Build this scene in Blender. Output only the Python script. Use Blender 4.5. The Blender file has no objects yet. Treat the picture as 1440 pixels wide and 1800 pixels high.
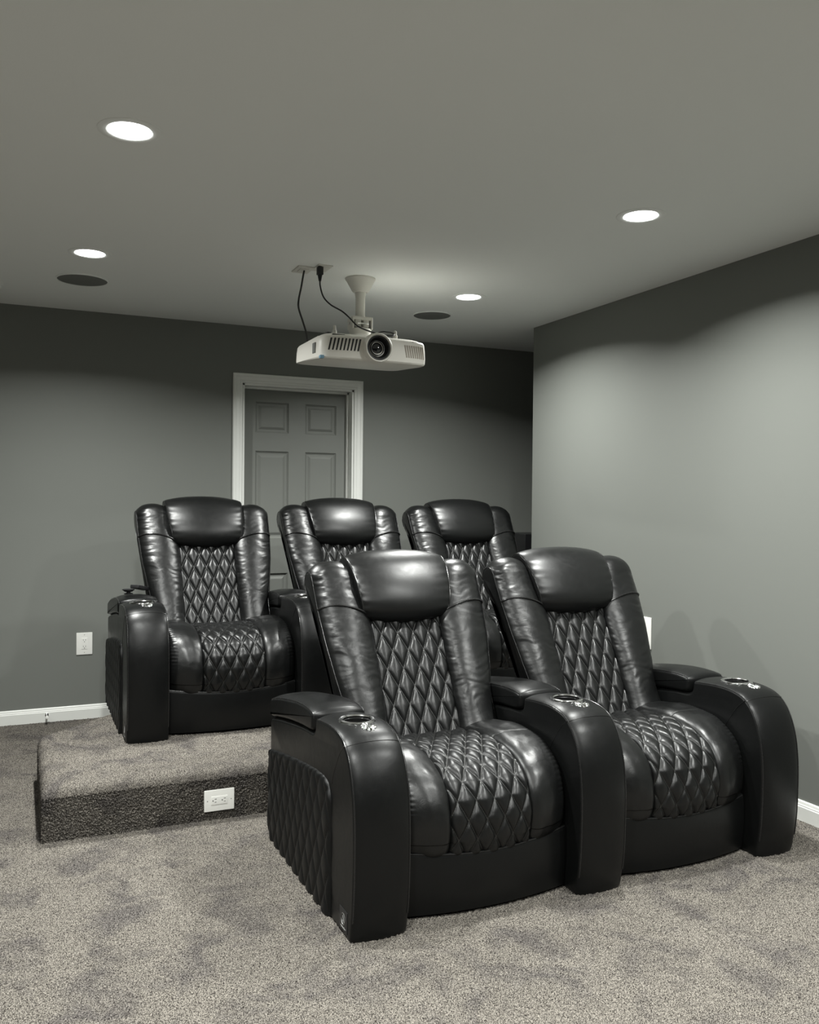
import bpy, bmesh, math, random
import numpy as np
from mathutils import Vector, Matrix, noise
random.seed(7); rng = np.random.default_rng(7)
PI = math.pi
col = bpy.context.scene.collection

# ------------------------------------------------------------------ helpers
def link(o, parent=None):
    col.objects.link(o)
    if parent is not None: o.parent = parent
    return o
def tag(o, label=None, cat=None, group=None, kind=None):
    if label: o['label'] = label
    if cat: o['category'] = cat
    if group: o['group'] = group
    if kind: o['kind'] = kind
    return o
def empty(name, loc=(0, 0, 0), rz=0):
    o = bpy.data.objects.new(name, None); o.empty_display_size = .1
    o.location = loc; o.rotation_euler = (0, 0, rz)
    return link(o)
def mesh_obj(name, verts, faces, mat, parent=None, smooth=True, sharp=None, uv=None):
    me = bpy.data.meshes.new(name)
    me.from_pydata([tuple(v) for v in verts], [], faces)
    me.materials.append(mat)
    if smooth:
        me.polygons.foreach_set('use_smooth', [True]*len(me.polygons))
    if uv is not None:
        l = me.uv_layers.new(name='UVMap')
        idx = np.empty(len(me.loops), dtype=np.int32); me.loops.foreach_get('vertex_index', idx)
        l.data.foreach_set('uv', np.asarray(uv, dtype=np.float32)[idx].ravel())
    me.update()
    bm = bmesh.new(); bm.from_mesh(me)
    bmesh.ops.recalc_face_normals(bm, faces=bm.faces)
    bm.to_mesh(me); bm.free()
    if smooth and sharp: me.set_sharp_from_angle(angle=math.radians(sharp))
    return link(bpy.data.objects.new(name, me), parent)
class MB:
    """collects shapes of ONE object"""
    def __init__(s): s.v = []; s.f = []
    def add(s, v, f):
        n = len(s.v); s.v += [tuple(p) for p in v]; s.f += [[i+n for i in q] for q in f]; return s
    def box(s, x0, x1, y0, y1, z0, z1, bev=0):
        if bev:
            bm = bmesh.new(); bmesh.ops.create_cube(bm, size=1)
            for v in bm.verts: v.co = Vector(((x0+x1)/2+v.co.x*(x1-x0), (y0+y1)/2+v.co.y*(y1-y0), (z0+z1)/2+v.co.z*(z1-z0)))
            bmesh.ops.bevel(bm, geom=bm.edges[:], offset=bev, segments=3, affect='EDGES', profile=.6)
            bm.verts.ensure_lookup_table()
            s.add([v.co[:] for v in bm.verts], [[v.index for v in f.verts] for f in bm.faces]); bm.free(); return s
        v = [(x, y, z) for z in (z0, z1) for y in (y0, y1) for x in (x0, x1)]
        return s.add(v, [(0, 2, 3, 1), (4, 5, 7, 6), (0, 1, 5, 4), (2, 6, 7, 3), (0, 4, 6, 2), (1, 3, 7, 5)])
    def lathe(s, prof, n=32, c=(0, 0, 0), axis='z', closed=False, cap=True):
        v = []; f = []
        for (r, h) in prof:
            for k in range(n):
                a = 2*PI*k/n; x, y = r*math.cos(a), r*math.sin(a)
                p = {'z': (x, y, h), 'y': (x, h, y), 'x': (h, x, y)}[axis]
                v.append((p[0]+c[0], p[1]+c[1], p[2]+c[2]))
        m = len(prof)
        for i in range(m if closed else m-1):
            j = (i+1) % m
            for k in range(n):
                f.append((i*n+k, i*n+(k+1) % n, j*n+(k+1) % n, j*n+k))
        if cap and not closed:
            f.append(list(range(n))[::-1]); f.append([(m-1)*n+k for k in range(n)])
        return s.add(v, f)
    def tube(s, pts, r, n=8, closed=False):
        pts = [Vector(p) for p in pts]; m = len(pts); v = []; f = []
        up = None
        for i, p in enumerate(pts):
            a = pts[(i-1) % m] if (i > 0 or closed) else p; b = pts[(i+1) % m] if (i < m-1 or closed) else p
            t = (b-a); t = t.normalized() if t.length > 1e-9 else Vector((0, 0, 1))
            if up is None:
                up = t.orthogonal().normalized()
            up = (up - t*up.dot(t)); up = up.normalized() if up.length > 1e-6 else t.orthogonal().normalized()
            w = t.cross(up); rr = r[i] if isinstance(r, (list, tuple)) else r
            for k in range(n):
                q = 2*PI*k/n; v.append(tuple(p+up*(rr*math.cos(q))+w*(rr*math.sin(q))))
        for i in range(m if closed else m-1):
            j = (i+1) % m
            for k in range(n): f.append((i*n+k, i*n+(k+1) % n, j*n+(k+1) % n, j*n+k))
        if not closed: f.append(list(range(n))[::-1]); f.append([(m-1)*n+k for k in range(n)])
        return s.add(v, f)
    def prism(s, poly, h0, h1, axis='z'):
        n = len(poly)
        def P(a, b, h): return {'z': (a, b, h), 'y': (a, h, b), 'x': (h, a, b)}[axis]
        v = [P(a, b, h0) for a, b in poly]+[P(a, b, h1) for a, b in poly]
        f = [list(range(n))[::-1], [n+i for i in range(n)]]+[(i, (i+1) % n, n+(i+1) % n, n+i) for i in range(n)]
        return s.add(v, f)
    def build(s, name, mat, parent=None, smooth=True, sharp=35): return mesh_obj(name, s.v, s.f, mat, parent, smooth, sharp)
def spline(pts, n, closed=False):
    """Catmull-Rom through pts, resampled to n points of even spacing"""
    P = [np.array(p, float) for p in pts]; m = len(P); out = []
    segs = m if closed else m-1
    for i in range(segs):
        p1, p2 = P[i], P[(i+1) % m]
        p0 = P[(i-1) % m] if (closed or i > 0) else 2*p1-p2
        p3 = P[(i+2) % m] if (closed or i+2 < m) else 2*p2-p1
        for k in range(24):
            t = k/24; out.append(.5*((2*p1)+(-p0+p2)*t+(2*p0-5*p1+4*p2-p3)*t*t+(-p0+3*p1-3*p2+p3)*t**3))
    out.append(P[0] if closed else P[-1]); out = np.array(out)
    d = np.r_[0, np.cumsum(np.linalg.norm(np.diff(out, axis=0), axis=1))]
    q = np.linspace(0, d[-1], n+1 if closed else n)
    r = np.stack([np.interp(q, d, out[:, k]) for k in range(out.shape[1])], 1)
    return r[:-1] if closed else r
def nz(x, y, z=0.0): return noise.noise(Vector((x, y, z)))

# ------------------------------------------------------------------ materials
def mat(name, color=(.5, .5, .5), rough=.5, metal=0, spec=.5, emit=None, es=0):
    m = bpy.data.materials.new(name); m.use_nodes = True
    b = m.node_tree.nodes['Principled BSDF']
    b.inputs['Base Color'].default_value = (*color, 1); b.inputs['Roughness'].default_value = rough
    b.inputs['Metallic'].default_value = metal; b.inputs['Specular IOR Level'].default_value = spec
    if emit: b.inputs['Emission Color'].default_value = (*emit, 1); b.inputs['Emission Strength'].default_value = es
    return m
def nodes(m): return m.node_tree.nodes, m.node_tree.links, m.node_tree.nodes['Principled BSDF']
def N(ns, t, **k):
    n = ns.new(t)
    for a, b in k.items():
        if a in ('operation', 'feature', 'distance', 'noise_dimensions', 'data_type', 'blend_type', 'interpolation_type'): setattr(n, a, b)
        else: n.inputs[a.replace('_', ' ')].default_value = b
    return n
def math_(ns, ls, op, a, b=None, c=None):
    n = ns.new('ShaderNodeMath'); n.operation = op
    for i, v in enumerate((a, b, c)):
        if v is None: continue
        if isinstance(v, (int, float)): n.inputs[i].default_value = v
        else: ls.new(v, n.inputs[i])
    return n.outputs[0]
def paint(name, color, rough=.6, bump=.05, scale=260, spec=.3, var=.03):
    m = mat(name, color, rough, spec=spec); ns, ls, b = nodes(m)
    tc = N(ns, 'ShaderNodeTexCoord'); n1 = N(ns, 'ShaderNodeTexNoise', Scale=scale, Detail=3)
    ls.new(tc.outputs['Object'], n1.inputs['Vector'])
    bp = N(ns, 'ShaderNodeBump', Strength=bump, Distance=.002); ls.new(n1.outputs['Fac'], bp.inputs['Height']); ls.new(bp.outputs[0], b.inputs['Normal'])
    n2 = N(ns, 'ShaderNodeTexNoise', Scale=1.7, Detail=4); ls.new(tc.outputs['Object'], n2.inputs['Vector'])
    mr = ns.new('ShaderNodeMapRange'); mr.inputs['To Min'].default_value = rough-.06; mr.inputs['To Max'].default_value = rough+.06
    ls.new(n2.outputs['Fac'], mr.inputs['Value']); ls.new(mr.outputs[0], b.inputs['Roughness'])
    return m
WALL = (.178, .186, .171)
M_wall = paint('wall_paint', WALL, .62, .06, 320, .25)
M_ceil = paint('ceiling_paint', (.865, .885, .865), .85, .08, 240, .1)
M_trim = paint('trim_paint', (.78, .79, .755), .38, .02, 60, .45)
M_door = paint('door_paint', (.200, .208, .192), .5, .03, 120, .3)
M_plate = mat('outlet_plastic', (.84, .84, .80), .35)
M_dark = mat('dark_slot', (.02, .02, .02), .6)
M_chrome = mat('chrome', (.72, .72, .72), .14, 1)
M_black = mat('black_plastic', (.012, .012, .013), .38)
M_void = mat('cup_well_black', (.006, .006, .006), .3)
M_white = paint('projector_shell', (.80, .78, .72), .42, .02, 400, .4)
M_white2 = mat('mount_white', (.66, .65, .60), .4)
M_tan = mat('grille_tan', (.36, .32, .27), .5)
M_grey = mat('speaker_grille', (.16, .165, .155), .75)
M_glass = mat('lens_glass', (.004, .004, .006), .04, 0, .9)
M_cable = mat('cable_rubber', (.008, .008, .009), .45)
M_silver = mat('tag_silver', (.35, .35, .34), .35, .8)
M_lamp = mat('lamp_diffuser', (.9, .9, .88), .5, emit=(.99, 1, .97), es=9.0)
M_blue = mat('sticker_blue', (.18, .33, .45), .4)

def leather(name, quilt=False, color=(.0040, .0043, .0043), rough=.34, wr=.5, spec=.42):
    m = mat(name, color, rough, spec=spec); ns, ls, b = nodes(m)
    tc = N(ns, 'ShaderNodeTexCoord')
    fine = N(ns, 'ShaderNodeTexVoronoi', Scale=620); ls.new(tc.outputs['Object'], fine.inputs['Vector'])
    n1 = N(ns, 'ShaderNodeTexNoise', Scale=22, Detail=5, Roughness=.62, Distortion=1.2); ls.new(tc.outputs['Object'], n1.inputs['Vector'])
    n2 = N(ns, 'ShaderNodeTexNoise', Scale=75, Detail=3, Distortion=.6); ls.new(tc.outputs['Object'], n2.inputs['Vector'])
    b1 = N(ns, 'ShaderNodeBump', Strength=.10, Distance=.0006); ls.new(fine.outputs['Distance'], b1.inputs['Height'])
    b2 = N(ns, 'ShaderNodeBump', Strength=wr, Distance=.004); ls.new(n1.outputs['Fac'], b2.inputs['Height']); ls.new(b1.outputs[0], b2.inputs['Normal'])
    b3 = N(ns, 'ShaderNodeBump', Strength=wr*.45, Distance=.0012); ls.new(n2.outputs['Fac'], b3.inputs['Height']); ls.new(b2.outputs[0], b3.inputs['Normal'])
    ls.new(b3.outputs[0], b.inputs['Normal'])
    mr = ns.new('ShaderNodeMapRange'); mr.inputs['To Min'].default_value = rough-.07; mr.inputs['To Max'].default_value = rough+.09
    ls.new(n1.outputs['Fac'], mr.inputs['Value']); ls.new(mr.outputs[0], b.inputs['Roughness'])
    if quilt:
        uv = ns.new('ShaderNodeSeparateXYZ'); ls.new(tc.outputs['UV'], uv.inputs[0])
        a = math_(ns, ls, 'ADD', uv.outputs[0], uv.outputs[1]); c = math_(ns, ls, 'SUBTRACT', uv.outputs[0], uv.outputs[1])
        def stitch(l, along):
            d = math_(ns, ls, 'ABSOLUTE', math_(ns, ls, 'SUBTRACT', math_(ns, ls, 'FRACT', math_(ns, ls, 'ADD', l, .5)), .5))
            on = math_(ns, ls, 'LESS_THAN', d, .022)
            dash = math_(ns, ls, 'LESS_THAN', math_(ns, ls, 'FRACT', math_(ns, ls, 'MULTIPLY', along, 9)), .62)
            return math_(ns, ls, 'MULTIPLY', on, dash)
        s = math_(ns, ls, 'MAXIMUM', stitch(a, c), stitch(c, a))
        mx = ns.new('ShaderNodeMix'); mx.data_type = 'RGBA'
        mx.inputs['A'].default_value = (*color, 1); mx.inputs['B'].default_value = (.028, .028, .026, 1)
        ls.new(s, mx.inputs['Factor']); ls.new(mx.outputs['Result'], b.inputs['Base Color'])
    return m
M_lea = leather('black_leather', wr=.19, spec=.46)
M_smooth = leather('black_leather_smooth', wr=.06, rough=.36, spec=.44)
M_leas = leather('black_leather_taut', wr=.12, rough=.35, spec=.27)
M_quilt = leather('quilted_leather', True, wr=.22, rough=.35)
M_side = leather('side_vinyl_quilted', False, wr=.10, rough=.46, spec=.26)
M_pipe = leather('piping_leather', wr=.05, rough=.26, color=(.012, .012, .012))
M_seam = mat('seam_thread', (.035, .035, .034), .5)

def carpet(name):
    m = mat(name, (.3, .29, .27), .95, spec=.05); ns, ls, b = nodes(m)
    tc = N(ns, 'ShaderNodeTexCoord')
    sp = N(ns, 'ShaderNodeTexNoise', Scale=330, Detail=2, Roughness=.7); ls.new(tc.outputs['Object'], sp.inputs['Vector'])
    r1 = ns.new('ShaderNodeValToRGB'); e = r1.color_ramp.elements
    e[0].position = .39; e[0].color = (.020, .017, .015, 1); e[1].position = .61; e[1].color = (.255, .235, .205, 1)
    k = e.new(.48); k.color = (.098, .089, .079, 1)
    ls.new(sp.outputs['Fac'], r1.inputs[0])
    pat = N(ns, 'ShaderNodeTexNoise', Scale=5.2, Detail=4, Roughness=.6, Distortion=.7); ls.new(tc.outputs['Object'], pat.inputs['Vector'])
    r2 = ns.new('ShaderNodeValToRGB'); e = r2.color_ramp.elements
    e[0].position = .34; e[0].color = (.63, .63, .67, 1); e[1].position = .52; e[1].color = (1, 1, 1, 1)
    ls.new(pat.outputs['Fac'], r2.inputs[0])
    mx = ns.new('ShaderNodeMix'); mx.data_type = 'RGBA'; mx.blend_type = 'MULTIPLY'; mx.inputs['Factor'].default_value = 1
    ls.new(r1.outputs[0], mx.inputs['A']); ls.new(r2.outputs[0], mx.inputs['B']); ls.new(mx.outputs['Result'], b.inputs['Base Color'])
    return m
M_carpet = carpet('carpet_pile')

# ------------------------------------------------------------------ camera (fitted to the photograph)
f_px, yaw, pitch, roll, cam_h = 1529.8, .4215, -.0129, .0092, 1.3252
fw = Vector((math.sin(yaw)*math.cos(pitch), math.cos(yaw)*math.cos(pitch), math.sin(pitch)))
r0 = Vector((math.cos(yaw), -math.sin(yaw), 0)); u0 = r0.cross(fw)
rt = r0*math.cos(roll)+u0*math.sin(roll); up = -r0*math.sin(roll)+u0*math.cos(roll)
cd = bpy.data.cameras.new('camera'); cam = link(bpy.data.objects.new('camera', cd))
cam.matrix_world = Matrix(((rt.x, up.x, -fw.x, 0), (rt.y, up.y, -fw.y, 0), (rt.z, up.z, -fw.z, cam_h), (0, 0, 0, 1)))
cd.sensor_fit = 'HORIZONTAL'; cd.sensor_width = 36; cd.lens = f_px/1440*36; cd.clip_start = .05
bpy.context.scene.camera = cam

# ------------------------------------------------------------------ room shell
H = 2.44; D = 5.549; XR = 3.0047; YC = 4.78; XL = -2.6; YB = -3.2; XA = 3.95
DX0, DX1, DZ = 1.307, 2.066, 2.071
def struct(o): o['kind'] = 'structure'; return o
def carpet_obj(name, V, F, parent=None):
    me = bpy.data.meshes.new(name); nv = len(V); nf = len(F)
    me.vertices.add(nv); me.vertices.foreach_set('co', V.astype(np.float32).ravel())
    me.loops.add(nf*4); me.loops.foreach_set('vertex_index', F.astype(np.int32).ravel())
    me.polygons.add(nf); me.polygons.foreach_set('loop_start', np.arange(0, nf*4, 4, dtype=np.int32))
    me.update(calc_edges=True); me.validate(); me.materials.append(M_carpet)
    return link(bpy.data.objects.new(name, me), parent)
def grid_faces(nu, nv, off=0):
    i = np.arange(nu-1)[:, None]*nv+np.arange(nv-1)[None, :]
    return (np.stack([i, i+nv, i+nv+1, i+1], -1).reshape(-1, 4)+off)
# floor: tufted pile in the part the camera can see, plain slabs around it
sp = .0046; PX0, PX1, PY0, PY1 = -1.05, 3.0, 1.35, D+.02
nx, ny = int((PX1-PX0)/sp)+1, int((PY1-PY0)/sp)+1
gx, gy = np.meshgrid(np.linspace(PX0, PX1, nx), np.linspace(PY0, PY1, ny), indexing='ij')
gz = rng.uniform(-.0045, .0035, gx.shape)
gx = gx+rng.uniform(-.0018, .0018, gx.shape); gy = gy+rng.uniform(-.0018, .0018, gx.shape)
V = np.stack([gx, gy, gz], -1).reshape(-1, 3); F = grid_faces(nx, ny)
ex = []
for (a, b, c, d) in ((XL-.1, PX0, YB-.1, D+.1), (PX1, XA+.1, YB-.1, D+.1), (PX0, PX1, YB-.1, PY0)):
    ex += [(a, c, 0), (b, c, 0), (b, d, 0), (a, d, 0)]
n0 = len(V); V = np.vstack([V, np.array(ex, float)]); F = np.vstack([F, np.arange(n0, n0+12).reshape(3, 4)])
# slab body under the pile
b0 = len(V); z0 = -.12
bx = np.array([(XL-.1, YB-.1, z0), (XA+.1, YB-.1, z0), (XA+.1, D+.1, z0), (XL-.1, D+.1, z0)]); V = np.vstack([V, bx]); F = np.vstack([F, [[b0+3, b0+2, b0+1, b0]]])
struct(carpet_obj('floor', V, F))
struct(MB().box(XL-.12, XA+.12, YB-.12, D+.12, H, H+.12).build('ceiling', M_ceil, smooth=False))
w = MB()
w.box(XL-.12, DX0, D, D+.12, -.02, H).box(DX1, XA, D, D+.12, -.02, H).box(DX0, DX1, D, D+.12, DZ, H)
struct(w.build('wall_back', M_wall, smooth=False))
struct(MB().box(XR, XR+.12, YB, YC, -.02, H, 0).build('wall_right', M_wall, smooth=False))
struct(MB().box(XA, XA+.12, YB, D, -.02, H).build('wall_alcove', M_wall, smooth=False))
struct(MB().box(XL-.12, XL, YB, D, -.02, H).build('wall_left', M_wall, smooth=False))
struct(MB().box(XL-.12, XA+.12, YB-.12, YB, -.02, H).build('wall_front', M_wall, smooth=False))
# baseboards with a stepped top profile
BP = [(0, 0), (.014, 0), (.014, .058), (.0115, .061), (.0115, .066), (.009, .069), (.007, .079), (.004, .083), (0, .083)]
def base_back(x0, x1, n): struct(MB().prism([(D-a, z) for a, z in BP], x0, x1, 'x').build(n, M_trim, smooth=False))
base_back(XL, 1.244, 'baseboard_back'); base_back(2.158, XA, 'baseboard_back_right')
struct(MB().prism([(XR-a, z) for a, z in BP], YB, YC, 'y').build('baseboard_right', M_trim, smooth=False))
struct(MB().prism([(XL+a, z) for a, z in BP], YB, D, 'y').build('baseboard_left', M_trim, smooth=False))
# door: jamb + slab with six raised panels + casing
door = empty('door_1', (0, 0, 0)); struct(door)
DY = D+.098
jm = MB().box(DX0-.0, DX0+.012, D-.002, D+.14, 0, DZ).box(DX1-.012, DX1, D-.002, D+.14, 0, DZ).box(DX0, DX1, D-.002, D+.14, DZ-.012, DZ)
jm.box(DX0+.012, DX0+.024, DY-.035, DY-.003, 0, DZ-.012).box(DX1-.024, DX1-.012, DY-.035, DY-.003, 0, DZ-.012).box(DX0+.012, DX1-.012, DY-.035, DY-.003, DZ-.024, DZ-.012)
jm.build('door_jamb', M_trim, door, smooth=False)
sl = MB()
cols = [(1.416, 1.641), (1.757, 1.976)]; rows = [(1.767, 1.968), (1.068, 1.645), (.22, .835)]
x0s, x1s = DX0+.014, DX1-.014
xs = [x0s, cols[0][0], cols[0][1], cols[1][0], cols[1][1], x1s]; zs = [.012, rows[2][0], rows[2][1], rows[1][0], rows[1][1], rows[0][0], rows[0][1], DZ-.015]
for i in range(5):
    for j in range(7):
        a, b, c, d = xs[i], xs[i+1], zs[j], zs[j+1]
        if i in (1, 3) and j in (1, 3, 5):
            lv = [(0, 0), (.004, .006), (.012, .012), (.022, .012), (.036, .004), (.040, .003)]
            vv = []; ff = []
            for e_, dep in lv: vv += [(a+e_, DY+dep, c+e_), (b-e_, DY+dep, c+e_), (b-e_, DY+dep, d-e_), (a+e_, DY+dep, d-e_)]
            for k in range(len(lv)-1):
                for q in range(4): ff.append((k*4+q, k*4+(q+1) % 4, k*4+4+(q+1) % 4, k*4+4+q))
            m4 = (len(lv)-1)*4; ff.append((m4, m4+1, m4+2, m4+3)); sl.add(vv, ff)
        else: sl.add([(a, DY, c), (b, DY, c), (b, DY, d), (a, DY, d)], [(0, 1, 2, 3)])
sl.add([(x0s, DY, .012), (x1s, DY, .012), (x1s, DY, DZ-.015), (x0s, DY, DZ-.015), (x0s, DY+.035, .012), (x1s, DY+.035, .012), (x1s, DY+.035, DZ-.015), (x0s, DY+.035, DZ-.015)],
       [(4, 5, 6, 7), (0, 1, 5, 4), (1, 2, 6, 5), (2, 3, 7, 6), (3, 0, 4, 7)])
sl.build('door_slab', M_door, door, smooth=False)
kn = MB().lathe([(.004, 0), (.03, 0), (.03, -.006), (.012, -.01), (.010, -.03), (.022, -.04), (.028, -.055), (.024, -.068), (.008, -.074)], 24, (DX1-.07, DY, .93), 'y')
kn.build('door_knob', M_chrome, door)
CP = [(0, 0), (.063, 0), (.063, .012), (.058, .017), (.045, .019), (.040, .016), (.020, .013), (.016, .010), (.006, .009), (0, .006)]
def casing():
    m = MB(); X0, X1, Z = DX0-.002, DX1+.002, DZ+.0
    v = []
    n = len(CP)
    for (a, d) in CP: v.append((X0-a, D-d, 0))
    for (a, d) in CP: v.append((X0-a, D-d, Z+a))
    for (a, d) in CP: v.append((X1+a, D-d, Z+a))
    for (a, d) in CP: v.append((X1+a, D-d, 0))
    f = []
    for k in range(3):
        for i in range(n): f.append((k*n+i, k*n+(i+1) % n, (k+1)*n+(i+1) % n, (k+1)*n+i))
    m.add(v, f); return m.build('door_casing', M_trim, door, smooth=False)
casing()

# ------------------------------------------------------------------ carpeted stage
HS = .215; SX0, SX1, SY0, SY1 = .080, 2.99, 3.59, 5.06; RR = .046
Cx, Cy = .08, 4.385      # chamfered back-left corner runs 45 degrees from here
def dist_edge(x, y):
    d = np.minimum(x-SX0, y-SY0); d = np.minimum(d, SY1-y)
    d = np.minimum(d, ((x-Cx)-(y-Cy))/math.sqrt(2)); return d
s2 = .0046
def stage():
    nx, ny = int((SX1-SX0)/s2)+1, int((SY1-SY0)/s2)+1
    X, Y = np.meshgrid(np.linspace(SX0, SX1, nx), np.linspace(SY0, SY1, ny), indexing='ij')
    d = dist_edge(X, Y)
    Z = HS-RR*(1-np.sqrt(np.clip(1-np.clip(1-d/RR, 0, 1)**2, 0, 1)))
    jit = lambda: rng.uniform(-.0018, .0018, X.shape)
    Zj = Z+rng.uniform(-.0045, .0035, X.shape)
    V = np.stack([X+jit(), Y+jit(), Zj], -1).reshape(-1, 3); F = grid_faces(nx, ny)
    ok = (d.reshape(-1) > -.004); F = F[ok[F].all(1)]
    Vs = [V]; Fs = [F]; off = len(V)
    def strip(p, q, nrm):
        nonlocal off
        L = math.hypot(q[0]-p[0], q[1]-p[1]); s3 = .0024; n1 = int(L/s3)+1; n2 = int((HS-RR+.01)/s3)+1
        t = np.linspace(0, 1, n1)[:, None]*np.ones((1, n2)); z = np.linspace(-.002, HS-RR+.006, n2)[None, :]*np.ones((n1, 1))
        o = rng.uniform(-.0115, .0030, t.shape)
        x = p[0]+(q[0]-p[0])*t+nrm[0]*o+rng.uniform(-.0015, .0015, t.shape)*abs(nrm[1]); y = p[1]+(q[1]-p[1])*t+nrm[1]*o+rng.uniform(-.0015, .0015, t.shape)*abs(nrm[0])
        z = z+rng.uniform(-.0015, .0015, t.shape)
        Vs.append(np.stack([x, y, z], -1).reshape(-1, 3)); Fs.append(grid_faces(n1, n2, off)); off += n1*n2
    strip((SX0, SY0), (SX1, SY0), (0, -1)); strip((SX0, SY0), (SX0, Cy), (-1, 0))
    e = (Cx+(SY1-Cy), SY1); k = 1/math.sqrt(2)
    strip((Cx, Cy), e, (-k, k)); strip(e, (SX1, SY1), (0, 1)); strip((SX1, SY0), (SX1, SY1), (1, 0))
    return carpet_obj('stage_platform', np.vstack(Vs), np.vstack(Fs))
tag(stage(), 'low carpeted platform that the back row of black recliners stands on', 'platform')

# ------------------------------------------------------------------ recliner shapes (local: x from seat centre, y back from the front edge, z up)
def offset_loop(P, d):
    """inward offset of closed CCW/CW loop P by d"""
    t = np.roll(P, -1, 0)-np.roll(P, 1, 0); t /= np.linalg.norm(t, axis=1)[:, None]+1e-12
    n = np.stack([t[:, 1], -t[:, 0]], 1)
    area = .5*np.sum(P[:, 0]*np.roll(P[:, 1], -1)-np.roll(P[:, 0], -1)*P[:, 1])
    if area > 0: n = -n
    return P+n*d     # n points inward
class Loft:
    """closed (y,z) profile carried across x with rounded-off ends"""
    def __init__(s, prof, xf, D, p=2.4, n=150, m=26, disp=None, crown=0):
        s.P = spline(prof, n, True); s.xf = xf; s.D = D; s.p = p; s.n = n; s.disp = disp; s.crown = crown
        s.ts = np.sin(np.linspace(-PI/2, PI/2, m)); s.m = m
    def d(s, t): return s.D*(1-max(0, 1-abs(t)**s.p)**(1/s.p))+s.crown*t*t
    def ring(s, t, out=0):
        L = offset_loop(s.P, s.d(t)-out); return [(s.xf(t, y, z), y, z) for (y, z) in L]
    def pt(s, t, u, out=0):
        R = s.ring(t, out); a = (u % 1)*s.n; i = int(a); f = a-i; p, q = R[i % s.n], R[(i+1) % s.n]
        return tuple(p[k]*(1-f)+q[k]*f for k in range(3))
    def mesh(s):
        v = []
        for t in s.ts:
            R = s.ring(t)
            if s.disp:
                L = np.array([(y, z) for _, y, z in R]); nn = offset_loop(L, 1.0)-L
                R = [(x, y-nn[i][0]*s.disp(i/s.n, t, x, y, z), z-nn[i][1]*s.disp(i/s.n, t, x, y, z)) for i, (x, y, z) in enumerate(R)]
            v += R
        f = []; n = s.n
        for j in range(s.m-1):
            for i in range(n): f.append((j*n+i, j*n+(i+1) % n, (j+1)*n+(i+1) % n, (j+1)*n+i))
        f.append(list(range(n))[::-1]); f.append([(s.m-1)*n+i for i in range(n)])
        return v, f
    def build(s, name, m, parent=None, sharp=50):
        v, f = s.mesh(); return mesh_obj(name, v, f, m, parent, True, sharp)

ARM_W = .187; PITCH = .810; HALF = (PITCH-ARM_W)/2      # seat half width .308
armP = [(.024, -.012), (.006, .05), (-.004, .12), (-.009, .21), (-.009, .34), (.006, .45), (.042, .540), (.095, .592), (.160, .613), (.240, .618), (.330, .612), (.372, .606),
        (.384, .596), (.390, .572), (.402, .552), (.50, .545), (.69, .520), (.90, .486), (.945, .468), (.955, .42), (.955, .20), (.953, .08), (.930, -.010), (.86, -.012), (.60, -.012), (.30, -.012), (.08, -.012)]
lidP = [(.388, .580), (.392, .606), (.410, .618), (.46, .624), (.52, .624), (.60, .618), (.70, .604), (.80, .588), (.90, .567), (.945, .552), (.962, .525), (.960, .480), (.935, .462), (.80, .484), (.69, .501), (.55, .518), (.43, .528), (.395, .545)]
def arm_x(c): return lambda t, y, z: c+t*ARM_W/2
def crinkle(u, t, x, y, z): return .0008*nz(x*14, y*9, z*9)
cup_y, cup_r = .232, .048
def make_arm_mesh():
    lf = Loft(armP, arm_x(0), .017, 2.6, 230, 30, crinkle, crown=.006)
    v, f = lf.mesh()
    o = mesh_obj('armrest_tmp', v, f, M_leas, None, True, 42)
    c = MB().lathe([(cup_r, 0), (cup_r, .2)], 40, (0, cup_y, .54)).build('cutter_tmp', M_void, None)
    md = o.modifiers.new('cut', 'BOOLEAN'); md.object = c; md.operation = 'DIFFERENCE'; md.solver = 'EXACT'
    bpy.context.view_layer.update()
    dg = bpy.context.evaluated_depsgraph_get(); me = bpy.data.meshes.new_from_object(o.evaluated_get(dg)); me.name = 'armrest'
    bpy.data.objects.remove(o); bpy.data.objects.remove(c)
    me.set_sharp_from_angle(angle=math.radians(42))
    return me, lf
ARM_ME, ARM_LF = make_arm_mesh()
cache = {}
def shared(key, fn):
    """first call builds the object, later calls give a new object on the same mesh"""
    if key in cache: 
        o = bpy.data.objects.new(cache[key].name.split('.')[0], cache[key].data); return link(o)
    o = fn(); cache[key] = o; return o
def quilt_h(u, v, e=.105):
    a, b = (u+v) % 1, (u-v) % 1; a = min(a, 1-a); b = min(b, 1-b)
    return (1-math.exp(-a/e))*(1-math.exp(-b/e))*(1.0+.30*min(a, b))
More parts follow.
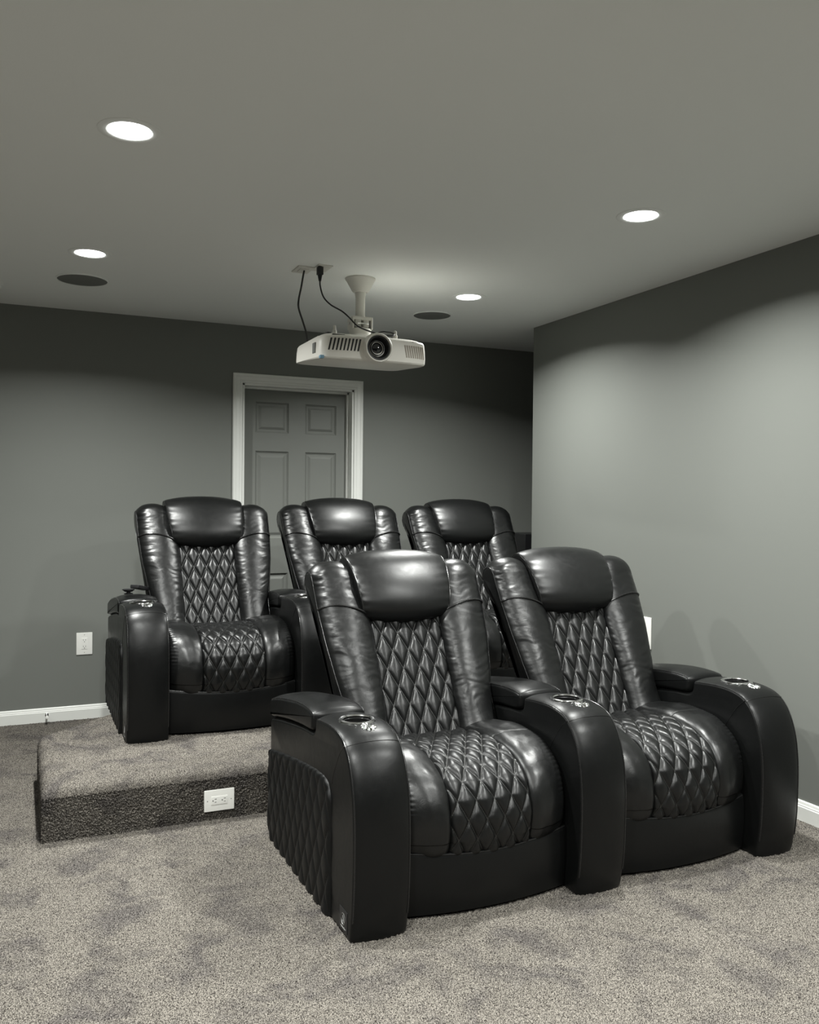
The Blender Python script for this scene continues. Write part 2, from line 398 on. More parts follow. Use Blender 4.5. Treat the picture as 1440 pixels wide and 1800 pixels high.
def side_panel(sign):
    nu, nv = 150, 104; V = []; U = []
    yf, yb = .205, .950
    def ztop(y):
        z = float(np.interp(y, [.205, .235, .285, .36, .453, .58, .70, .83, .954], [.405, .425, .432, .430, .420, .404, .386, .364, .342]))
        if y < .205+.05: q = (1-(y-.205)/.05); z -= .045*(1-math.sqrt(max(0, 1-q*q)))
        if y > .93: z -= .02*((y-.93)/.02)**2*.6
        return z
    for i in range(nu+1):
        y = yf+(yb-yf)*i/nu; zt = ztop(y)
        for j in range(nv+1):
            z = .004+(zt-.004)*j/nv
            e = min(y-yf, yb-y, zt-z, z+.03); e = max(0, min(1, e/.022)); rr = math.sqrt(1-(1-e)**2)
            u = (y-yf)/.082; w = z/.150
            dx = .001+rr*(.007+.008*quilt_h(u, w, .10))
            ys = y+.0
            if z < .06 and y > .88: ys = y-.05*((.06-z)/.06)**2*((y-.88)/.07)
            V.append((sign*(ARM_W/2+dx-.002), ys, z)); U.append((u, w))
    F = [(i*(nv+1)+j, (i+1)*(nv+1)+j, (i+1)*(nv+1)+j+1, i*(nv+1)+j+1) for i in range(nu) for j in range(nv)]
    # back rim so that the panel is a closed pad
    nb = len(V); rim = [i*(nv+1) for i in range(nu+1)]+[nu*(nv+1)+j for j in range(1, nv+1)]+[i*(nv+1)+nv for i in range(nu-1, -1, -1)]+[j for j in range(nv-1, 0, -1)]
    for k in rim: V.append((sign*(ARM_W/2-.006), V[k][1], V[k][2])); U.append(U[k])
    R = len(rim)
    for k in range(R): F.append((rim[k], rim[(k+1) % R], nb+(k+1) % R, nb+k))
    F.append([nb+k for k in range(R)])
    return mesh_obj('quilted_side_panel', V, F, M_side, None, True, 60, U)
def prof_pts(lf, t, a, b, out=.0, k=1):
    R = lf.ring(t, out); n = lf.n; i0, i1 = int(a*n), int(b*n)
    return [R[i % n] for i in range(i0, i1+1, k)]
def nearest_idx(lf, y, z): return int(np.argmin((lf.P[:, 0]-y)**2+(lf.P[:, 1]-z)**2))/lf.n
ARM_I0 = nearest_idx(ARM_LF, .0, .06); ARM_I1 = nearest_idx(ARM_LF, .366, .606); ARM_IA = nearest_idx(ARM_LF, .085, .585)
def arm_edge(t): return MB().tube(prof_pts(ARM_LF, t, ARM_I0, ARM_I1, .0004), .0026, 8).build('piping', M_pipe, None)
def arm_seam(): return MB().tube([ARM_LF.pt(t, ARM_IA, .0001) for t in np.linspace(-.94, .94, 25)], .0014, 6).build('seam', M_void, None)
def arm_side_seam(s_):
    pts = [(s_*(ARM_W/2-.0003), y, z) for y, z in ((.094, .575), (.130, .545), (.165, .50), (.195, .455), (.212, .415))]
    return MB().tube(spline(pts, 16), .0016, 6).build('side_seam', M_void, None)
def lid_obj():
    lf = Loft(lidP, lambda t, y, z: t*(ARM_W/2+.003), .020, 2.5, 170, 26, crinkle, crown=.007)
    return lf.build('storage_lid', M_leas, None)
LID_LF = Loft(lidP, lambda t, y, z: t*(ARM_W/2+.003), .020, 2.5, 170, 26, crown=.007)
def lid_edge(t): return MB().tube(prof_pts(LID_LF, t, nearest_idx(LID_LF, .392, .59), nearest_idx(LID_LF, .95, .55), .0004), .0022, 8).build('piping', M_pipe, None)
def cup_obj():
    m = MB(); z = .612
    prof = [(cup_r-.001, -.006), (cup_r-.001, .004), (cup_r+.002, .0075), (cup_r+.007, .0085), (cup_r+.012, .006), (cup_r+.014, .001), (cup_r+.013, -.008)]
    m.lathe([(r, z+h) for r, h in prof], 48, (0, cup_y, 0), cap=False)
    return m.build('cup_holder', M_chrome, None)
def cup_well():
    m = MB(); z = .612
    m.lathe([(.001, z-.066), (cup_r-.0015, z-.066), (cup_r-.0012, z-.002), (cup_r-.003, z-.003), (cup_r-.004, z-.062), (.001, z-.0625)], 40, (0, cup_y, 0))
    return m.build('cup_well', M_void, None)
def button_obj():
    n = 72; V = [(0, 0, .004)]; F = []
    for k in range(3):
        for i in range(n):
            a = 2*PI*i/n; r = (.009, .025, .029)[k]; rid = (.001, .0028, 0)[k]*math.cos(a*12)
            V.append((r*math.cos(a), r*math.sin(a)*.86, (.0055, .0045, -.004)[k]+rid))
    for i in range(n):
        F.append((0, 1+i, 1+(i+1) % n))
        for k in range(2): F.append((1+k*n+i, 1+(k+1)*n+i, 1+(k+1)*n+(i+1) % n, 1+k*n+(i+1) % n))
    T = Matrix.Translation((.008, .150, .6085)) @ Matrix.Rotation(math.radians(9), 4, 'X')
    V = [tuple(T @ Vector(p)) for p in V]
    return mesh_obj('touch_button', V, F, M_chrome, None, True, 60)
def tag_obj():
    m = MB(); x = -ARM_W/2+.0012
    m.box(x-.003, x+.001, .052, .118, .014, .080, .001)
    return m.build('brand_tag', M_black, None)
def tag_mark():
    m = MB(); x = -ARM_W/2-.0022; cy, cz = .085, .050
    ring = [(x, cy+.017*math.cos(a), cz+.017*math.sin(a)) for a in np.linspace(.4, 2*PI-.2, 26)]
    m.tube(ring, .0012, 6)
    m.tube([(x, cy-.008, cz-.010), (x, cy+.002, cz+.010), (x, cy+.008, cz-.004), (x, cy+.002, cz-.009)], .0012, 6)
    m.tube([(x, .061, .0235), (x, .066, .026), (x, .071, .021), (x, .077, .026), (x, .083, .021), (x, .089, .026), (x, .095, .021), (x, .101, .026), (x, .108, .0225)], .0013, 6)
    return m.build('tag_mark', M_silver, None)
def add_arm(root, cx, outer=None, with_tag=False):
    a = link(bpy.data.objects.new('armrest', ARM_ME), root); a.location = (cx, 0, 0)
    def sub(key, fn):
        o = shared(key, fn); o.parent = a; return o
    for t in (-.955, .955): sub('edge%.2f' % t, lambda: arm_edge(t))
    sub('armseam', arm_seam)
    for q in (-1, 1): sub('sideseam%d' % q, lambda: arm_side_seam(q))
    sub('lid', lid_obj)
    for t in (-.93, .93): sub('lidedge%.2f' % t, lambda: lid_edge(t))
    sub('cup', cup_obj)['label'] = 'chrome ring of the cup holder'; sub('well', cup_well); sub('btn', button_obj)['label'] = 'ribbed chrome touch button'
    if outer: sub('side%d' % outer, lambda: side_panel(outer))
    if with_tag:
        sub('tag', tag_obj); sub('mark', tag_mark)['label'] = 'silver emblem on the tag'
    return a

# seat cushion --------------------------------------------------
seatC = [(.68, .405), (.57, .440), (.47, .458), (.377, .468), (.29, .470), (.206, .462), (.14, .442), (.090, .410), (.060, .370), (.045, .325), (.040, .28), (.045, .235), (.060, .197), (.10, .176)]
NR = 300
SP = spline(seatC, NR); SPt = np.gradient(SP, axis=0); SPt /= np.linalg.norm(SPt, axis=1)[:, None]; SPn = np.stack([SPt[:, 1], -SPt[:, 0]], 1)
if SPn[86][1] < 0: SPn = -SPn
SLEN = float(np.sum(np.linalg.norm(np.diff(SP, axis=0), axis=1)))
QS = .150
def seat_pt(i, x, h):
    y, z = SP[i]+SPn[i]*h; k = i/(NR-1)
    fr = 1/(1+math.exp(-(k-.52)*14))            # how much of the front face
    y += fr*.055*(x/HALF)**2; z += .018*(x/HALF)**2*(1-fr*.4)
    z += fr*.012*(x/HALF)**2*(k > .9)
    return (x, y, z)
def seat_quilt():
    nx = 170; V = []; U = []
    for i in range(NR):
        for j in range(nx+1):
            x = -QS+2*QS*j/nx; u = (x+QS)/.0655+.1; w = (i/(NR-1)*SLEN)/.122
            e = min(1, (QS-abs(x))/.016); e = math.sqrt(max(0, 1-(1-e)**2))
            V.append(seat_pt(i, x, -.010+.010*e+.011*quilt_h(u, w)*e+.0010*nz(x*30, i*.14))); U.append((u, w))
    F = [(i*(nx+1)+j, (i+1)*(nx+1)+j, (i+1)*(nx+1)+j+1, i*(nx+1)+j+1) for i in range(NR-1) for j in range(nx)]
    return mesh_obj('quilted_seat_panel', V, F, M_quilt, None, True, None, U)
def seat_bolster(s):
    nx = 46; V = []
    x0, x1 = QS-.004, HALF+.006
    for i in range(NR):
        for j in range(nx+1):
            t = j/nx; x = x0+(x1-x0)*t; k = i/(NR-1)
            q = 2*t-1; dome = max(0, 1-abs(q)**2.8)**(1/2.3)
            edge = max(0, 1-(1-t)/.34)                  # gathers near the outer seam
            inn = max(0, 1-t/.14)
            g = .0042*edge**1.2*(1-edge*.3)*math.sin(i*1.15+2.6*nz(i*.05, 3.3+s, t*2)+t*2.0)*(1 if .30 < k < .80 else .25)*(.5+.8*abs(nz(i*.03, 8.8*s)))
            g += .0030*nz(i*.026, t*3, s*5.1)*(.4+dome)+.0012*nz(i*.075, t*6, s*2.2)
            g -= .0030*math.exp(-((i-122-15*t)/1.6)**2)*(1-inn)   # cross seam
            h = -.016+.042*dome*(1-.25*k)+g-.020*max(0, (t-.86)/.14)
            X, y, z = seat_pt(i, s*x, h)
            V.append((X, y, z))
    F = [(i*(nx+1)+j, (i+1)*(nx+1)+j, (i+1)*(nx+1)+j+1, i*(nx+1)+j+1) for i in range(NR-1) for j in range(nx)]
    return mesh_obj('seat_bolster', V, F, M_lea, None, True, None)
def kick_panel():
    nx, nz_ = 60, 30; V = []
    for i in range(nz_+1):
        k = i/nz_
        for j in range(nx+1):
            x = (-1+2*j/nx)*(HALF-.004); q = (x/HALF)**2
            zt = .188+.022*q; z = .012+(zt-.012)*min(1, k/.86)
            y = .057+.040*q-.010*math.sin(PI*min(1, k/.86)*.85)
            if k > .86: a = (k-.86)/.14*PI*.9; y += .012*(1-math.cos(a)); z += .010*math.sin(a)
            y += .0012*nz(x*9, z*9, 4.4)
            V.append((x, y, z))
    F = [(i*(nx+1)+j, (i+1)*(nx+1)+j, (i+1)*(nx+1)+j+1, i*(nx+1)+j+1) for i in range(nz_) for j in range(nx)]
    nb = len(V); top = [nz_*(nx+1)+j for j in range(nx+1)]; bot = [j for j in range(nx+1)]
    for k in top: V.append((V[k][0], .16, V[k][2]-.01))
    for k in bot: V.append((V[k][0], .16, V[k][2]))
    for j in range(nx): F.append((top[j], top[j+1], nb+j+1, nb+j)); F.append((bot[j+1], bot[j], nb+nx+1+j, nb+nx+2+j)); F.append((nb+j, nb+j+1, nb+nx+2+j, nb+nx+1+j))
    return mesh_obj('footrest_panel', V, F, M_leas, None, True, 60)
def kick_edge():
    pts = []
    for x in np.linspace(-HALF+.010, HALF-.010, 40):
        q = (x/HALF)**2; pts.append((x, .0535+.040*q, .1945+.022*q))
    return MB().tube(pts, .0028, 8).build('piping', M_pipe, None)  # glossy tube added to draw the bright highlight along the panel's lip
def base_box():
    return MB().box(-HALF+.004, HALF-.004, .15, .90, .004, .40, .01).build('base', M_leas, None)

# backrest ------------------------------------------------------
LEAN = (.4521, .8920); NB = (-.8920, .4521)
def back_line(s, n=0): return (.567+LEAN[0]*s+NB[0]*n, .446+LEAN[1]*s+NB[1]*n)
def xo(z): return float(np.interp(z, [.4, .56, .66, .78, .9, 1.1], [HALF-.002, HALF-.002, .330, .350, .362, .368]))
def xin(z): return float(np.interp(z, [.4, .84, 1.0, 1.1], [.146, .146, .165, .18]))
def wing_prof():
    P = [back_line(s, .046+.010*math.sin(PI*min(1, max(0, s/.6)))) for s in (-.04, .06, .16, .26, .36, .46, .54, .60)]
    cx_, cz_ = back_line(.632, -.046); R = .092
    for a in (0, 24, 48, 72, 96, 120, 144, 168):
        A = math.radians(a); n = math.cos(A); t = math.sin(A)
        P.append((cx_+R*(NB[0]*n+LEAN[0]*t), cz_+R*(NB[1]*n+LEAN[1]*t)))
    P += [back_line(.575, -.128), back_line(.52, -.098), back_line(.45, -.086), back_line(.3, -.084), back_line(.1, -.086), back_line(-.06, -.084), back_line(-.085, -.02)]
    return P
def wing_loft(s):
    def xf(t, y, z): a, b = xin(z), xo(z); return s*((a+b)/2+t*(b-a)/2)
    def disp(u, t, x, y, z):
        sl = (z-.446)/LEAN[1]; h = 0
        if u < .60:
            ed = .30+.70*abs(t)**1.4; fold = .6*nz(sl*9, x*14, s*2.0)
            w1 = nz(sl*46+fold*3+abs(t)*1.5, x*9, s*3.7); w2 = nz(sl*95+fold*5, x*16, s*6.1)
            env = .45+.9*max(0, nz(sl*7, 1.3*t, s*9.0)+.35)
            h += ed*env*(.0046*w1+.0022*w2)+.0030*nz(sl*8, t*1.5+s*4, .3)
        return h
    return Loft(wing_prof(), xf, .056, 2.05, 420, 44, disp)
WL = {s: wing_loft(s) for s in (-1, 1)}
def wing(s): return WL[s].build('back_bolster', M_lea, None, 48)
def wing_edge(s):
    lf = WL[s]; ia = nearest_idx(lf, *back_line(.0, .046)); ib = nearest_idx(lf, *back_line(.60, -.13))
    return MB().tube(prof_pts(lf, .97, ia, ib, .0004, 3), .0023, 8).build('piping', M_pipe, None)
def wing_seam(s):
    lf = WL[s]; pts = []; ua = nearest_idx(lf, *back_line(.44, .05)); ub = nearest_idx(lf, *back_line(.54, .05))
    for t in np.linspace(-.95, .97, 30):
        q = (t+1)/2       # 0 inner edge, 1 outer edge
        sl = .470+.040*math.sin(q*PI*.60)
        pts.append(lf.pt(t, ua+(ub-ua)*(sl-.44)/.10, .0034))
    return MB().tube(spline(pts, 60),   .0040, 8).build('cross_piping', M_pipe, None)
def back_quilt():
    nx, ns_ = 170, 280; V = []; U = []; W = .156; S0, S1 = -.06, .50
    for i in range(ns_+1):
        s = S0+(S1-S0)*i/ns_
        for j in range(nx+1):
            x = -W+2*W*j/nx; u = (x+W)/.0668+.33; w = s/.142+.2
            e = min(1, (W-abs(x))/.02); e = math.sqrt(max(0, 1-(1-e)**2))
            h = -.014+.012*e+.013*quilt_h(u, w)*(.3+.7*e)+.006*math.cos(x/W*1.4)+.0010*nz(x*30, s*20, 9)
            y, z = back_line(s, h); V.append((x, y, z)); U.append((u, w))
    F = [(i*(nx+1)+j, (i+1)*(nx+1)+j, (i+1)*(nx+1)+j+1, i*(nx+1)+j+1) for i in range(ns_) for j in range(nx)]
    return mesh_obj('quilted_back_panel', V, F, M_quilt, None, True, None, U)
pillP = [(.835, .862), (.785, .842), (.745, .850), (.722, .888), (.722, .935), (.742, .990), (.772, 1.040), (.812, 1.086), (.860, 1.116), (.910, 1.124), (.958, 1.108), (.990, 1.075), (.996, 1.035), (.972, 1.000), (.930, .970), (.880, .920)]
def pill_x(t, y, z): return t*float(np.interp(z, [.84, .95, 1.1], [.176, .196, .216]))
def pill_disp(u, t, x, y, z): return .0022*nz(x*7, y*8, z*8)+.0013*abs(t)**6*math.sin(z*190)
PL = Loft(pillP, pill_x, .018, 3.0, 170, 50, pill_disp, crown=.018)
def pillow(): return PL.build('headrest', M_smooth, None, 48)
def pillow_edge(t):
    return MB().tube([PL.ring(t, .0004)[i] for i in range(0, PL.n, 2)], .0023, 8, closed=True).build('piping', M_pipe, None)
def back_shell():
    P = [back_line(s, -.02) for s in (-.06, .1, .3, .5, .64)]+[back_line(.67, -.05), back_line(.64, -.085), back_line(.5, -.11), back_line(.2, -.125), back_line(-.02, -.13), back_line(-.10, -.10)]
    return Loft(P, lambda t, y, z: t*(xo(z)-.05), .02, 2.4, 90, 16).build('back_shell', M_leas, None)

def make_recliner(loc, label, group, left_outer=False, right_outer=False, left_arm=False, tagged=False, rz=0, inset=0):
    root = empty('recliner', loc, rz); tag(root, label, 'recliner', group)
    def part(key, fn, par=root):
        o = shared(key, fn); o.parent = par; return o
    part('base', base_box); kp = part('kick', kick_panel); part('kickedge', kick_edge, kp)
    part('quilt', seat_quilt)
    for s in (-1, 1): part('bol%d' % s, lambda: seat_bolster(s))
    part('shell', back_shell)
    part('bq', back_quilt)
    for s in (-1, 1):
        w_ = part('wing%d' % s, lambda: wing(s)); part('we%d' % s, lambda: wing_edge(s), w_); part('ws%d' % s, lambda: wing_seam(s), w_)
    h = part('pill', pillow); [part('pt%.2f' % t, lambda: pillow_edge(t), h) for t in (-.985, .985)]
    if left_arm: add_arm(root, -PITCH/2, -1 if left_outer else None, tagged)
    add_arm(root, PITCH/2-inset, 1 if right_outer else None)
    return root
FX, FY = .906+ARM_W/2+PITCH/2, 2.398
g = 'black leather recliners of the home cinema'
make_recliner((FX, FY, 0), 'black leather recliner at the left end of the front row, nearest the camera', g, True, False, True, True)
make_recliner((FX+PITCH, FY, 0), 'black leather recliner at the right of the front row, beside the grey side wall', g, False, True)
BX, BY, BZ = .443+ARM_W/2+PITCH/2, 4.06, HS
BPT = .808
make_recliner((BX, BY, BZ), 'black leather recliner at the left end of the platform row, remote lying on its arm', g, True, False, True, True)
make_recliner((BX+BPT, BY, BZ), 'black leather recliner in the middle of the platform row, in front of the door', g)
make_recliner((BX+2*BPT, BY, BZ), 'black leather recliner at the right end of the platform row, next to the dark alcove', g, False, False, inset=.060)
# things on the rear-left arm
axc = BX-PITCH/2
r_ = MB().box(-.022, .022, -.085, .085, 0, .018, .004).build('remote_control', M_black); r_.location = (axc+.035, BY+.60, BZ+.640); r_.rotation_euler = (math.radians(-10), 0, math.radians(-28))
tag(r_, 'slim black remote control lying on the armrest of the left back recliner', 'remote control')
k_ = empty('swivel_holder', (axc-.035, BY+.50, BZ+.628)); tag(k_, 'small black knob-shaped holder standing on the armrest of the left back recliner', 'holder')
MB().lathe([(.002, 0), (.022, 0), (.022, .004), (.010, .008), (.009, .014), (.002, .015)], 24).build('foot', M_black, k_)
MB().lathe([(.002, .012), (.018, .013), (.030, .022), (.031, .025), (.026, .023), (.002, .018)], 24).build('cup', M_black, k_)

# ------------------------------------------------------------------ ceiling things
def add_light(x, y, visible_note, power):
    root = empty('recessed_light', (x, y, H)); tag(root, visible_note, 'ceiling light', 'recessed ceiling lights') 
    MB().lathe([(.066, -.0005), (.067, -.0015), (.070, -.0030), (.090, -.0035), (.094, -.002), (.095, .001), (.066, .001)], 48, closed=True).build('trim_ring', M_ceil, root)
    MB().lathe([(.001, -.0060), (.030, -.0056), (.052, -.0040), (.064, -.0012), (.066, .001), (.001, .001)], 48).build('diffuser', M_lamp, root)
    ld = bpy.data.lights.new('downlight', 'AREA'); ld.shape = 'DISK'; ld.size = .100; ld.energy = power; ld.color = (.985, 1.0, .965); ld.spread = math.radians(SPREAD)
    lo = link(bpy.data.objects.new('downlight', ld), root); lo.location = (0, 0, -.0085)
SPREAD = 150; PW = 36
add_light(.302, 2.775, 'round ceiling downlight nearest the camera, at the upper left', PW)
add_light(2.200, 2.735, 'round ceiling downlight nearest the grey side wall', PW)
add_light(.290, 4.235, 'round ceiling downlight at the far left, in front of a speaker disc', PW)
add_light(2.233, 4.220, 'round ceiling downlight to the right of the projector', PW)
for (x, y) in ((.30, 1.28), (2.2, 1.28), (.30, -.2), (2.2, -.2), (-1.6, 1.28)):  # out of view; the leftmost lamp is added to brighten the left of the ceiling
    add_light(x, y, 'unseen round ceiling downlight assumed over the front part of the room', PW)
for x, y, r, lb in ((.290, 4.757, .122, 'round dark ceiling speaker grille at the left, behind a downlight'), (2.255, 4.725, .112, 'round dark ceiling speaker grille to the right of the projector')):
    root = empty('ceiling_speaker', (x, y, H)); tag(root, lb, 'speaker')
    MB().lathe([(.001, -.004), (r-.004, -.005), (r-.001, -.003), (r-.001, .001), (.001, .001)], 64).build('speaker_grille', M_grey, root)
    MB().lathe([(r-.001, -.001), (r-.001, -.006), (r+.003, -.005), (r+.004, .001), (r-.001, .001)], 64, closed=True).build('rim', M_ceil, root)
sd = empty('smoke_detector', (-.145, 5.05, H)); tag(sd, 'small pale smoke detector at the left edge of the ceiling', 'smoke detector')
MB().lathe([(.002, -.032), (.045, -.030), (.055, -.020), (.055, 0), (.002, 0)], 36).build('housing', M_ceil, sd)
MB().lathe([(.055, -.012), (.066, -.010), (.068, 0), (.055, 0)], 36, closed=True).build('base_ring', M_ceil, sd)

# projector ----------------------------------------------------
PXc, PYf, PYb, PZ0, PZ1 = 1.534, 3.83, 4.25, 1.960, 2.102
pj = empty('projector', (PXc, (PYf+PYb)/2, PZ0)); tag(pj, 'white home cinema projector hanging upside down from the ceiling', 'projector')
HD = (PYb-PYf)/2; HZ = PZ1-PZ0
def body_section(w, d, bow, n=128, e=8.0):
    P = []
    for k in range(n):
        a = 2*PI*k/n; c, s = math.cos(a), math.sin(a)
        x = w*math.copysign(abs(c)**(2/e), c); y = d*math.copysign(abs(s)**(2/e), s)
        if y < 0: y -= bow*(1-(x/w)**2)*(-y/d)
        P.append((x, y+.010*0))
    return P
def proj_body():
    V = []; F = []; n = 128
    lv = [(0, .150, .110, .0), (.003, .195, .150, .004), (.008, .232, .180, .012), (.014, .262, .204, .020), (.019, .274, .214, .022), (.026, .278, .218, .024), (.055, .279, .220, .024), (.095, .277, .219, .024), (.122, .273, .217, .023), (.129, .268, .213, .020), (.132, .257, .205, .018), (.139, .247, .197, .012), (.143, .238, .187, .008)]
    for z, w, d, b in lv: V += [(x, y, z+max(0, (.05-z)/.05)*(y+.235)*.11) for x, y in body_section(w, d, b)]
    for i in range(len(lv)-1):
        for k in range(n): F.append((i*n+k, i*n+(k+1) % n, (i+1)*n+(k+1) % n, (i+1)*n+k))
    F.append(list(range(n))[::-1]); F.append([(len(lv)-1)*n+k for k in range(n)])
    return mesh_obj('body', V, F, M_white, pj, True, 32)
proj_body()
yF = -.262     # front face plane (local)
MB().lathe([(.056, yF+.03), (.058, yF-.004), (.061, yF-.010), (.065, yF-.010), (.069, yF-.004), (.072, yF+.03)], 48, (-.006, 0, .078), 'y', closed=True).build('lens_ring', M_white, pj)
LZ = .078
MB().lathe([(.056, yF+.03), (.057, yF-.003), (.050, yF-.001), (.046, yF+.012), (.036, yF+.022), (.034, yF+.010), (.031, yF+.010), (.030, yF+.026), (.002, yF+.028)], 48, (-.006, 0, LZ), 'y').build('lens_barrel', M_black, pj)
MB().lathe([(.0305, yF+.024), (.026, yF+.019), (.018, yF+.015), (.009, yF+.013), (.001, yF+.0125)], 40, (-.006, 0, LZ), 'y').build('lens_glass', M_glass, pj)
def front_y(x, w=.279, d=.220, bow=.024, e=8.0):
    c = min(1, abs(x)/w); s = (1-c**e)**(1/e); return -(d*s)-bow*(1-c*c)*s
def grille(name, xs_, z0, z1, slant, m, wd, par):
    mb = MB()
    for x in xs_:
        V = []
        for k in range(9):
            q = k/8; z = z0+(z1-z0)*q; xx = x+slant*q
            for dx in (-wd, wd): y = front_y(xx+dx)-.0012; V.append((xx+dx, y, z))
        for k in range(9):
            q = k/8; z = z0+(z1-z0)*q; xx = x+slant*q
            for dx in (-wd, wd): V.append((xx+dx, front_y(xx+dx)+.006, z))
        F = []
        for k in range(8):
            a = 2*k; F += [(a, a+1, a+3, a+2), (a+18, a+20, a+21, a+19), (a, a+2, a+20, a+18), (a+1, a+19, a+21, a+3)]
        F += [(0, 18, 19, 1), (16, 17, 35, 34)]
        mb.add(V, F)
    return mb.build(name, m, par, smooth=False)
grille('intake_grille', [-.236+.0170*i for i in range(9)], .058, .114, .012, M_dark, .0034, pj)['label'] = 'dark slanted vent slots'
grille('exhaust_grille', [.150+.0125*i for i in range(9)], .048, .106, -.010, M_tan, .0032, pj)['label'] = 'tan slanted vent slats'
mb = MB().box(-.2810, -.2745, -.150, -.112, .052, .100, .001); mb.build('side_port_cover', M_grey, pj)
MB().box(-.215, -.155, -.214, -.186, .116, .1355, .002).build('lens_shift_dial_recess', M_black, pj)
MB().box(.110, .190, -.226, -.200, .117, .1265, .002).build('front_slot', M_black, pj)
MB().box(-.2755, -.258, -.2185, -.196, .018, .032, .001).build('sticker', M_blue, pj)
for sx in (-1, 1):
    MB().lathe([(.002, .129), (.011, .129), (.013, .145), (.013, .151), (.002, .152)], 20, (sx*.215, -.150, 0)).build('foot', M_black, pj)
# mount
pm = empty('projector_mount', (1.563, 4.115, H)); tag(pm, 'white ceiling mount whose short pole and arms carry the projector', 'projector mount')
MB().lathe([(.076, 0), (.076, -.006), (.070, -.014), (.044, -.062), (.036, -.070), (.002, -.070)], 48).build('ceiling_canopy', M_white2, pm)
MB().lathe([(.002, -.060), (.029, -.060), (.026, -.085), (.0245, -.100), (.0245, -.200), (.002, -.200)], 32).build('pole', M_white2, pm)
g_ = MB().box(-.050, .050, -.035, .035, -.212, -.196, .003).box(-.054, -.046, -.038, .038, -.258, -.198, .002).box(.046, .054, -.038, .038, -.258, -.198, .002)
g_.box(-.036, -.006, -.030, .030, -.248, -.206, .003).box(.006, .036, -.030, .030, -.248, -.206, .003)
g_.lathe([(.048, -.285), (.056, -.270), (.056, -.256), (.040, -.250)], 32)
g_.build('tilt_joint', M_white2, pm)
MB().tube([(-.062, 0, -.228), (.062, 0, -.228)], .006, 12).tube([(-.03, -.040, -.232), (.03, -.040, -.232)], .004, 10).build('joint_bolt', M_chrome, pm)
zt = -(H-PZ1)+.0; 
ar = MB().box(-.075, .075, -.055, .055, zt+.016, zt+.028, .003)
ar.build('base_plate', M_white2, pm)
for (x1, y1) in ((-.205, -.200), (.105, -.205), (-.19, .09), (.13, .09)):
    am = MB().tube([(0, 0, zt+.018), (x1*.5, y1*.5, zt+.014), (x1, y1, zt+.008)], .0075, 8)
    am.build('mount_arm', M_white2, pm)
    q = MB().lathe([(.002, zt-.006), (.011, zt-.006), (.011, zt+.026), (.0075, zt+.030), (.0075, zt+.046), (.004, zt+.050), (.002, zt+.050)], 16, (x1, y1, 0)); q.build('arm_screw', M_white2, pm)
for s in (-1, 1):
    MB().box(-.03+s*.075, .03+s*.075, -.066, -.052, zt+.006, zt+.028, .002).build('bracket_tab', M_white2, pm)
# ceiling boxes and leads
p1 = empty('ceiling_cable_plate', (1.247, 4.065, H)); tag(p1, 'white slotted cable plate on the ceiling left of the projector mount', 'cable plate')
MB().box(-.040, .040, -.060, .060, -.006, 0, .002).build('plate', M_white2, p1); MB().box(-.022, .022, -.030, .030, -.009, -.005, .001).build('slot_hood', M_white2, p1)
p2 = empty('ceiling_outlet', (1.322, 4.00, H)); tag(p2, 'white outlet plate on the ceiling with the black plug in it', 'outlet')
MB().box(-.036, .036, -.058, .058, -.005, 0, .002).build('plate', M_white2, p2); MB().box(-.017, .017, -.034, .034, -.007, -.004, .001).build('receptacle', M_white2, p2)
c1 = MB().tube(spline([(1.252, 4.06, 2.434), (1.240, 4.04, 2.40), (1.215, 3.99, 2.33), (1.192, 3.95, 2.265), (1.195, 3.96, 2.225), (1.235, 4.02, 2.175), (1.268, 4.07, 2.13), (1.290, 4.12, 2.085)], 60), .0045, 10).build('signal_cable', M_cable)
tag(c1, 'black signal cable looping from the ceiling plate to the left end of the projector', 'cable')
pc = empty('power_cord', (1.300, 3.965, H)); tag(pc, 'black power cord with its plug, draped from the ceiling outlet over the projector', 'cable')
lo_ = lambda P: [(x-1.300, y-3.965, z-H) for x, y, z in P]
MB().box(-.014, .014, -.012, .012, -.046, -.008, .003).lathe([(.0115, -.044), (.009, -.058), (.006, -.075)], 16).build('plug', M_black, pc)
cp = spline(lo_([(1.300, 3.965, 2.375), (1.301, 3.962, 2.34), (1.315, 3.955, 2.29), (1.35, 3.95, 2.255), (1.40, 3.93, 2.225), (1.435, 3.92, 2.195), (1.47, 3.90, 2.155), (1.53, 3.88, 2.130), (1.60, 3.875, 2.118), (1.645, 3.88, 2.122), (1.658, 3.91, 2.138), (1.645, 3.95, 2.150), (1.61, 3.99, 2.150), (1.57, 4.20, 2.12)]), 110)
MB().tube(cp, .0036, 10).build('cord', M_cable, pc)

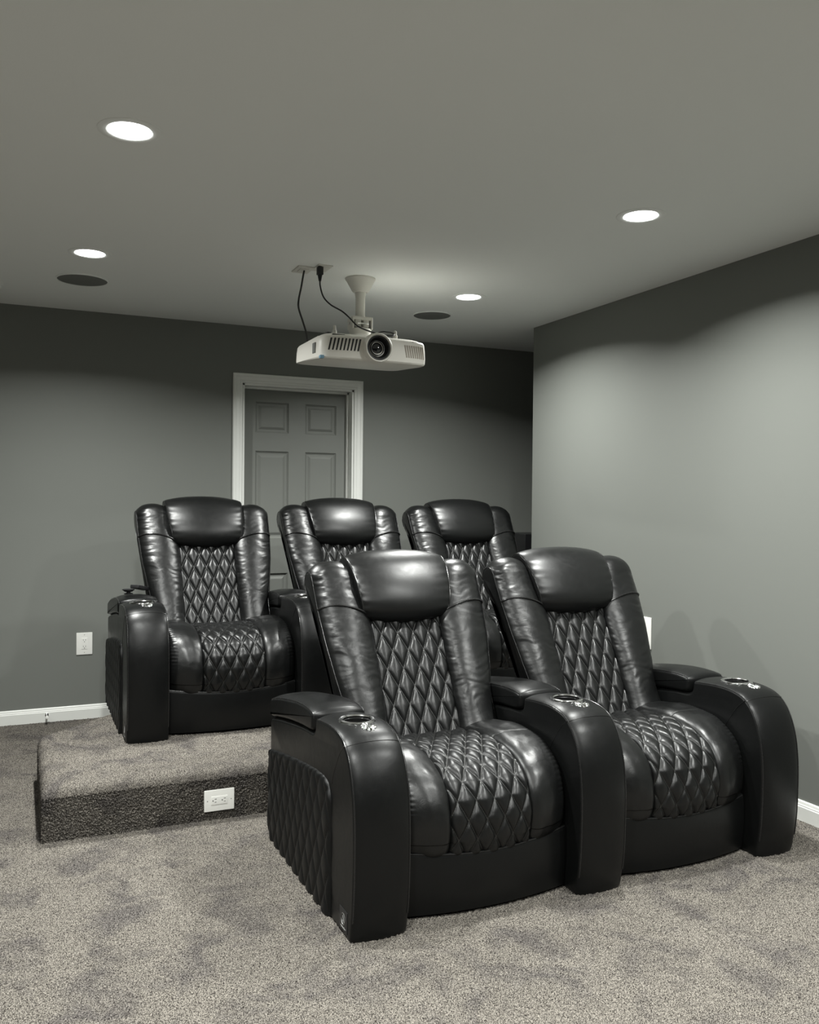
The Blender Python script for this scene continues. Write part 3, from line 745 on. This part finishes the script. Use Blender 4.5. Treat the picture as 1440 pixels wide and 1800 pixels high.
# ------------------------------------------------------------------ outlets and small wall things
def outlet(name, c, W, Hh, axis, label, rot=0):
    """axis 'y': on a wall facing -y"""
    root = empty(name, c); tag(root, label, 'outlet')
    def R(p):   # local plate coords (a across, b up, out) -> xyz
        a, b, o = p
        if rot: a, b = b, -a
        return (a, -o, b) if axis == 'y' else (-o, -a, b)
    def bx(a0, a1, b0, b1, o0, o1, bev=0):
        m = MB().box(a0, a1, b0, b1, o0, o1, bev); m.v = [R(p) for p in m.v]; return m
    bx(-W/2, W/2, -Hh/2, Hh/2, 0, .006, .0022).build('cover_plate', M_plate, root)
    rc = bx(-.0167, .0167, -.0335, .0335, .0055, .0078, .0008).build('receptacle', M_plate, root)
    sl_ = MB()
    for zc in (-.019, .019):
        for (a, b, w_, h_) in ((-.0062, zc+.003, .0011, .0042), (.0062, zc+.003, .0011, .0034), (0, zc-.0075, .0022, .0022)):
            q = bx(a-w_, a+w_, b-h_, b+h_, .0070, .0081); sl_.add(q.v, q.f)
    sl_.build('slots', M_dark, root)
    sc = MB()
    for zc in (-Hh/2+.013, Hh/2-.013):
        q = bx(-.0018, .0018, zc-.0018, zc+.0018, .005, .0067); sc.add(q.v, q.f)
    sc.build('screws', M_grey, root)
    return root
outlet('wall_outlet', (.358, D, .4515), .090, .132, 'y', 'white outlet on the back wall left of the back row')
outlet('stage_outlet', (.757, SY0-.004, .083), .088, .124, 'y', 'white outlet set sideways in the carpeted front of the platform', rot=1)
outlet('wall_outlet', (XR, 3.665, .645), .115, .165, 'x', 'white wall plate on the side wall, half hidden by the front recliner')
ds = empty('door_stop', (.151, D-.014, .045)); tag(ds, 'small spring door stop with a white tip on the back baseboard', 'door stop')
MB().lathe([(.002, 0), (.010, 0), (.010, -.004), (.005, -.008), (.002, -.008)], 16, axis='y').build('base', M_chrome, ds)
hel = [(.0045*math.cos(a), -.006-a*.00062, .0045*math.sin(a)) for a in np.linspace(0, 2*PI*15, 200)]
MB().tube(hel, .0010, 5).build('spring', M_silver, ds)
MB().lathe([(.002, -.062), (.008, -.062), (.0095, -.070), (.0085, -.080), (.002, -.082)], 16, axis='y').build('tip', M_plate, ds)
eq = empty('equipment_box', (3.46, 5.36, 0)); tag(eq, 'black box standing in the dark alcove behind the right back recliner', 'cabinet')
MB().box(-.25, .25, -.17, .17, .02, 1.10, .006).build('housing', M_black, eq)
for a in (-.2, .2):
    for b in (-.12, .12): MB().lathe([(.018, 0), (.018, .021)], 16, (a, b, 0)).build('foot', M_black, eq)

# ------------------------------------------------------------------ world / view
w_ = bpy.data.worlds.new('world'); bpy.context.scene.world = w_; w_.use_nodes = True
w_.node_tree.nodes['Background'].inputs[0].default_value = (.02, .02, .02, 1)
vs = bpy.context.scene.view_settings; bpy.context.scene.display_settings.display_device = 'sRGB'
vs.view_transform = 'Standard'; vs.look = 'None'; vs.gamma = 1; vs.use_curve_mapping = False; vs.exposure = 0.12
